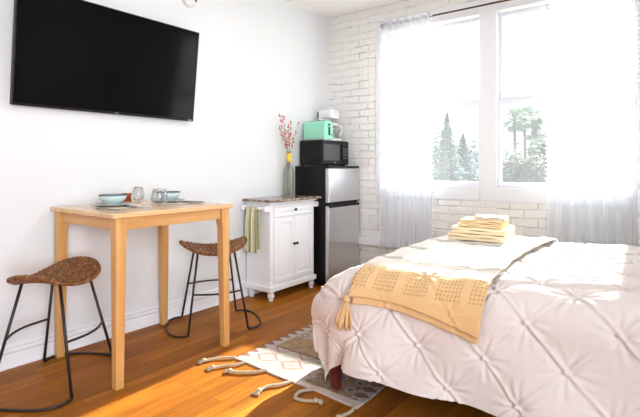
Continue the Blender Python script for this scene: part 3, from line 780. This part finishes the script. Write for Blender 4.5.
# towels stacked on the bed
def folded(w, d, h, layers, mat, loc, rz, label, name='folded_towel'):
    o = thing(name, label, 'towel', loc, rz, 'folded towels stacked on the bed')
    q = MB(); n = 26; 
    th_ = h/layers
    # snake-fold cross section extruded along x, rounded fold at alternating ends
    prof = []
    for k in range(layers):
        zc = th_*(k+.5); s_ = 1 if k%2==0 else -1
        ys = np.linspace(-d/2+.012, d/2-.012, 12)*s_
        prof += [(float(y), zc) for y in ys]
        if k < layers-1:
            for an in np.linspace(-PI/2, PI/2, 7)[1:-1]:
                prof.append((s_*(d/2-.012+th_/2*math.cos(an)), zc+th_/2+th_/2*math.sin(an)))
    nx_ = 14; P = np.zeros((nx_, len(prof), 3)); rg_ = random.Random(int(w*1000+loc[2]*777))
    for i in range(nx_):
        for j, (y, z) in enumerate(prof):
            x = (i/(nx_-1)-.5)*w
            wob = .0028*math.sin(i*.9+j*.35+loc[2]*50)
            P[i,j] = (x + (.002*math.sin(j*.6) if i in (0,nx_-1) else 0), y, z*1.0+wob*(z/h))
    q.grid(P); ob = q.build('cloth', mat, o, smooth=True)
    sm = ob.modifiers.new('solid','SOLIDIFY'); sm.thickness = th_*.86; sm.offset = 0
    bv = ob.modifiers.new('bevel','BEVEL'); bv.width = th_*.25; bv.segments = 3; bv.limit_method = 'ANGLE'
    return o
zt = .682; R_ = math.radians(3)
folded(.345,.30,.040,2,M['towel'],(-.985,3.02,zt),R_,'large cream towel at the very bottom of the stack on the bed')
folded(.335,.29,.040,2,M['towel'],(-.975,3.03,zt+.041),R_+.03,'large cream towel second from the bottom of the stack')
folded(.270,.20,.022,2,M['tand'],(-.965,3.00,zt+.082),R_-.02,'smaller tan towel resting on the two large cream towels')
folded(.262,.19,.022,2,M['tand'],(-.962,3.01,zt+.1045),R_+.03,'smaller tan towel just below the topmost washcloth')
folded(.190,.14,.020,2,M['towelw'],(-.925,3.03,zt+.127),R_+.05,'small pale washcloth topmost on the stack of towels', 'folded_washcloth')

# ------------------------------------------------------------------ rug
rx0, ry0, rw, rl = -2.075, 1.885, .89, 1.45
rg_ = thing('kilim_rug', 'patterned wool kilim rug with braided tassels partly under the bed', 'rug', (rx0, ry0, 0))
n, m = 90, 140; U = np.linspace(0,rw,n)[:,None]+np.zeros((1,m)); V = np.linspace(0,rl,m)[None,:]+np.zeros((n,1))
Z = .0075 + .0012*np.sin(U*30+V*12)*np.sin(V*21)
P = np.stack([U+.004*np.sin(V*14), V-.035*U/rw+.004*np.sin(U*13), Z], -1)
MB().grid(P).build('pile', M['kilim'], rg_, smooth=True, solid=.007)
def braid(pts):
    pts = [Vector((*p, .009)) for p in pts]
    sm = []
    N_ = len(pts)
    for i in range(N_-1):
        p0,p1,p2,p3 = pts[max(i-1,0)],pts[i],pts[i+1],pts[min(i+2,N_-1)]
        for k in range(16):
            t_ = k/16; sm.append(.5*((2*p1)+(p2-p0)*t_+(2*p0-5*p1+4*p2-p3)*t_**2+(3*p1-p0-3*p2+p3)*t_**3))
    sm.append(pts[-1]); 
    q = MB()
    for ph in (0, 2*PI/3, 4*PI/3):
        pp = []
        for i, s_ in enumerate(sm):
            tg = (sm[min(i+1,len(sm)-1)]-sm[max(i-1,0)]).normalized(); sd = Vector((-tg.y,tg.x,0))
            pp.append(s_ + sd*.0065*math.cos(i*.62+ph)*.8 + Vector((0,0,.004*math.sin(i*.62+ph)+.002)))
        q.tube(pp, .0042, 6)
    e = sm[-1]; tg = (sm[-1]-sm[-4]).normalized()
    q.ball((e.x,e.y,.014), .015,.015,.012, 10, 7)
    for k in range(14):
        an = (k/13-.5)*1.5; d_ = Vector((tg.x*math.cos(an)-tg.y*math.sin(an), tg.x*math.sin(an)+tg.y*math.cos(an),0))
        q.tube([e+Vector((0,0,.003)), e+d_*.02+Vector((0,0,.002*(k%3))), e+d_*.036+Vector((0,0,-.003))], .003, 5)
    q.v = [(v[0],v[1],max(v[2],.001)) for v in q.v]
    return q
BR_ = [
 [(-2.072,1.89),(-2.12,1.845),(-2.155,1.80),(-2.18,1.745)],
 [(-1.975,1.885),(-1.985,1.83),(-2.03,1.78),(-2.065,1.715)],
 [(-1.80,1.878),(-1.83,1.83),(-1.90,1.77),(-1.955,1.745)],
 [(-1.60,1.865),(-1.625,1.80),(-1.665,1.745),(-1.665,1.68)],
 [(-1.455,1.86),(-1.495,1.80),(-1.475,1.74),(-1.42,1.745),(-1.375,1.775)],
 [(-1.195,1.845),(-1.185,1.79),(-1.20,1.72)],
]
for pl in BR_:
    q = braid(pl); q.v = [(v[0]-rx0, v[1]-ry0, v[2]) for v in q.v]
    q.build('braided_tassel', M['braid'], rg_, smooth=True)

# ------------------------------------------------------------------ outside the window
GZ = -3.2
struct(B(-80,60,YW+.6,140,GZ-.2,GZ).build('ground', M['ground']))
cam_a = math.radians(37.24); fw = Vector((-math.sin(cam_a), math.cos(cam_a), 0)); rt_ = Vector((math.cos(cam_a), math.sin(cam_a), 0))
def far(px, D): v_ = fw*D + rt_*((px-320)/463*D); return (v_.x, v_.y, GZ)
def leafcloud(mb, c, rx, rz, n, size, rg, shape='ball'):
    for _ in range(n):
        if shape == 'cone':
            t_ = rg.random()**1.25; r_ = rx*1.5*(1-t_)*(.15+.85*rg.random()); a_ = rg.uniform(0,2*PI)
            r_ *= 1.15-.55*(t_*13-math.floor(t_*13)); sz = size*(1-.7*t_)
            p = (c[0]+r_*math.cos(a_), c[1]+r_*math.sin(a_), c[2]+t_*rz)
        else:
            sz = size
            d_ = Vector((rg.gauss(0,1),rg.gauss(0,1),rg.gauss(0,1))).normalized()*(rg.random()**.4)
            k_ = 1+.25*math.sin(d_.x*7+c[0])*math.cos(d_.z*6+c[1])
            p = (c[0]+d_.x*rx*k_, c[1]+d_.y*rx*k_, c[2]+d_.z*rz*k_)
        a_ = rg.uniform(0,2*PI); e1 = Vector((math.cos(a_),math.sin(a_),rg.uniform(-.6,.6))).normalized()*sz; e2 = e1.cross(Vector((rg.gauss(0,1),rg.gauss(0,1),1))).normalized()*sz*.5
        P_ = Vector(p); mb.add([P_-e1, P_+e2, P_+e1, P_-e2], [(0,1,2,3)])
def tree(px, D, top_y, rad, label, name, cat, shape, mat, nl, size, zb=0.6):
    h = 1.15+(166-top_y)/463*D - GZ; rg = random.Random(int(px*7+D))
    o = thing(name, label, cat, far(px, D))
    MB().tube([(0,0,0),(0,0,h*.9)], .14, 8, .02).build('trunk', M['bark'], o, smooth=True)
    mb = MB()
    if shape == 'cone': leafcloud(mb, (0,0,zb), rad, h-zb, nl, size, rg, 'cone')
    else: leafcloud(mb, (0,0,(h+zb)/2), rad, (h-zb)/2, nl, size, rg)
    mb.build('foliage', mat, o)
tree(447, 17, 113, 1.15, 'tall pale conifer seen through the left window pane', 'conifer_tree', 'tree', 'cone', M['leafa'], 7500, .17)
tree(463, 24, 134, 2.0, 'shorter broad conifer right of the tall one in the left window', 'conifer_tree', 'tree', 'cone', M['leafa'], 6000, .2)
tree(436, 30, 138, 2.0, 'round leafy tree at the curtain edge of the left window', 'leafy_tree', 'tree', 'ball', M['leafa'], 4000, .2)
tree(476, 28, 142, 2.0, 'slim leafy tree beside the middle window post', 'leafy_tree', 'tree', 'ball', M['leafa'], 3000, .2)
tree(549, 22, 132, 1.5, 'tall round leafy tree by the right curtain edge', 'leafy_tree', 'tree', 'ball', M['leafb'], 5000, .15)
tree(534, 18, 149, 1.2, 'low dense shrub left of the right curtain edge', 'garden_shrub', 'shrub', 'ball', M['leafb'], 5000, .12)
tree(512, 19, 152, .9, 'low dense shrub in the right window left corner', 'garden_shrub', 'shrub', 'ball', M['leafb'], 4000, .12)
tree(568, 20, 146, 1.8, 'wide leafy shrub behind the right sheer curtain', 'garden_shrub', 'shrub', 'ball', M['leafb'], 4000, .15)
def palm(px, D, top_y, label, r=1.15, seed=1):
    h = 1.15+(166-top_y)/463*D - GZ - .6*r; rg = random.Random(seed)
    o = thing('palm_tree', label, 'tree', far(px, D), 0, 'palm trees outside the window')
    MB().tube([(0,0,0),(.1,.05,h*.5),(.05,0,h)], .20, 10, .13).build('trunk', M['bark'], o, smooth=True)
    mb = MB()
    for k in range(46):
        az = rg.uniform(0,2*PI); el = rg.uniform(-1.1,1.35); L = r*rg.uniform(.75,1.05)
        d_ = Vector((math.cos(az)*math.cos(el), math.sin(az)*math.cos(el), math.sin(el)))
        c0 = Vector((.05,0,h)); c1 = c0 + d_*L*.55; sd = d_.cross(Vector((0,0,1))).normalized()
        mb.tube([c0, c1], .02, 4)
        for q in range(-5,6):       # fan blade
            an = q*.24; e = (d_*math.cos(an)+sd*math.sin(an)); tip = c1 + e*L*.55 + Vector((0,0,-.10*L))
            e2 = sd*.045; mb.add([c1-e2*.3, c1+e*L*.3+e2, tip, c1+e*L*.3-e2], [(0,1,2,3)])
    mb.build('fronds', M['leafp'], o)
palm(514, 44, 111, 'leftmost of the fan palms in the right window', 1.4, 2)
palm(524, 46, 109, 'tallest fan palm in the middle of the palm group', 1.6, 3)
palm(532, 49, 112, 'fan palm right of the tallest one, about as high', 1.5, 4)
palm(535, 40, 121, 'lowest fan palm at the right of the palm group', 1.35, 5)
h = thing('house', 'pale house with red tiled roof low behind the palms', 'house', far(512, 60))
B(-6,6,-3,3,0,3.9).build('wall', M['stucco'], h)
rf = MB().add([(-6.5,-3.5,3.9),(6.5,-3.5,3.9),(6.5,3.5,3.9),(-6.5,3.5,3.9),(-5,0,5.4),(5,0,5.4)], [(0,1,5,4),(2,3,4,5),(1,2,5),(3,0,4),(3,2,1,0)]); rf.build('roof', M['roof'], h)
for k in range(4): B(-4.8+k*2.8,-3.6+k*2.8,-3.03,-2.98,1.4,3.0).build('window', M['hole'], h)
h = thing('house', 'long pale building beyond the conifers in the left window', 'house', far(452, 80))
B(-5,5,-3,3,0,3.6).build('wall', M['stucco'], h)
MB().add([(-5.4,-3.4,3.6),(5.4,-3.4,3.6),(5.4,3.4,3.6),(-5.4,3.4,3.6),(-4,0,4.9),(4,0,4.9)], [(0,1,5,4),(2,3,4,5),(1,2,5),(3,0,4),(3,2,1,0)]).build('roof', M['roof'], h)

# ------------------------------------------------------------------ light
sun = bpy.data.lights.new('sun', 'SUN'); sun.energy = 22.0; sun.angle = math.radians(.9); sun.color = (1,.94,.82)
so = bpy.data.objects.new('sun', sun); COL.objects.link(so); so.rotation_euler = (math.radians(-63.8), 0, math.radians(2.2))
W = bpy.data.worlds.new('sky'); SC.world = W; W.use_nodes = True; nt = W.node_tree; nt.nodes.clear()
out = nt.nodes.new('ShaderNodeOutputWorld'); bg = nt.nodes.new('ShaderNodeBackground')
tc = nt.nodes.new('ShaderNodeTexCoord'); sp = nt.nodes.new('ShaderNodeSeparateXYZ'); rp = nt.nodes.new('ShaderNodeValToRGB')
nt.links.new(tc.outputs['Generated'], sp.inputs[0]); nt.links.new(sp.outputs[2], rp.inputs[0]); nt.links.new(rp.outputs[0], bg.inputs[0]); nt.links.new(bg.outputs[0], out.inputs[0])
rp.color_ramp.elements[0].color = (.88,.94,1,1); rp.color_ramp.elements[1].color = (.72,.85,1,1)
bg.inputs[1].default_value = .72

# added soft fill light, shining in through the opening in the right wall
def fill_light(name, loc, aim, w, h, e, col):
    al = bpy.data.lights.new(name, 'AREA'); al.shape = 'RECTANGLE'; al.size = w; al.size_y = h; al.energy = e; al.color = col
    ao = bpy.data.objects.new(name, al); COL.objects.link(ao); ao.location = loc
    ao.rotation_euler = (Vector(aim)-Vector(loc)).to_track_quat('-Z','Z').to_euler()
fill_light('side_fill_light', (4.2, -1.7, 1.9), (-3.0, 1.6, 1.1), 4.0, 2.6, 300, (.88,.93,1))

# added overhead fill light without a fixture, above and outside the frame
cl_ = bpy.data.lights.new('ceiling_fill_light', 'AREA'); cl_.shape = 'DISK'; cl_.size = .7; cl_.energy = 8; cl_.color = (.97,.98,1)
clo = bpy.data.objects.new('ceiling_fill_light', cl_); COL.objects.link(clo); clo.location = (-1.5, 2.5, ZC-.06)

# ------------------------------------------------------------------ camera
cam = bpy.data.cameras.new('camera'); co = bpy.data.objects.new('camera', cam); COL.objects.link(co)
co.location = (0,0,1.15); co.rotation_euler = (PI/2, 0, math.radians(37.24))
cam.sensor_width = 36; cam.lens = 36*463/640; cam.shift_y = -42.5/640; cam.clip_start = .02
SC.camera = co
vs_ = SC.view_settings; vs_.view_transform = 'Standard'; vs_.look = 'None'; vs_.gamma = 1; vs_.use_curve_mapping = False; vs_.exposure = .86
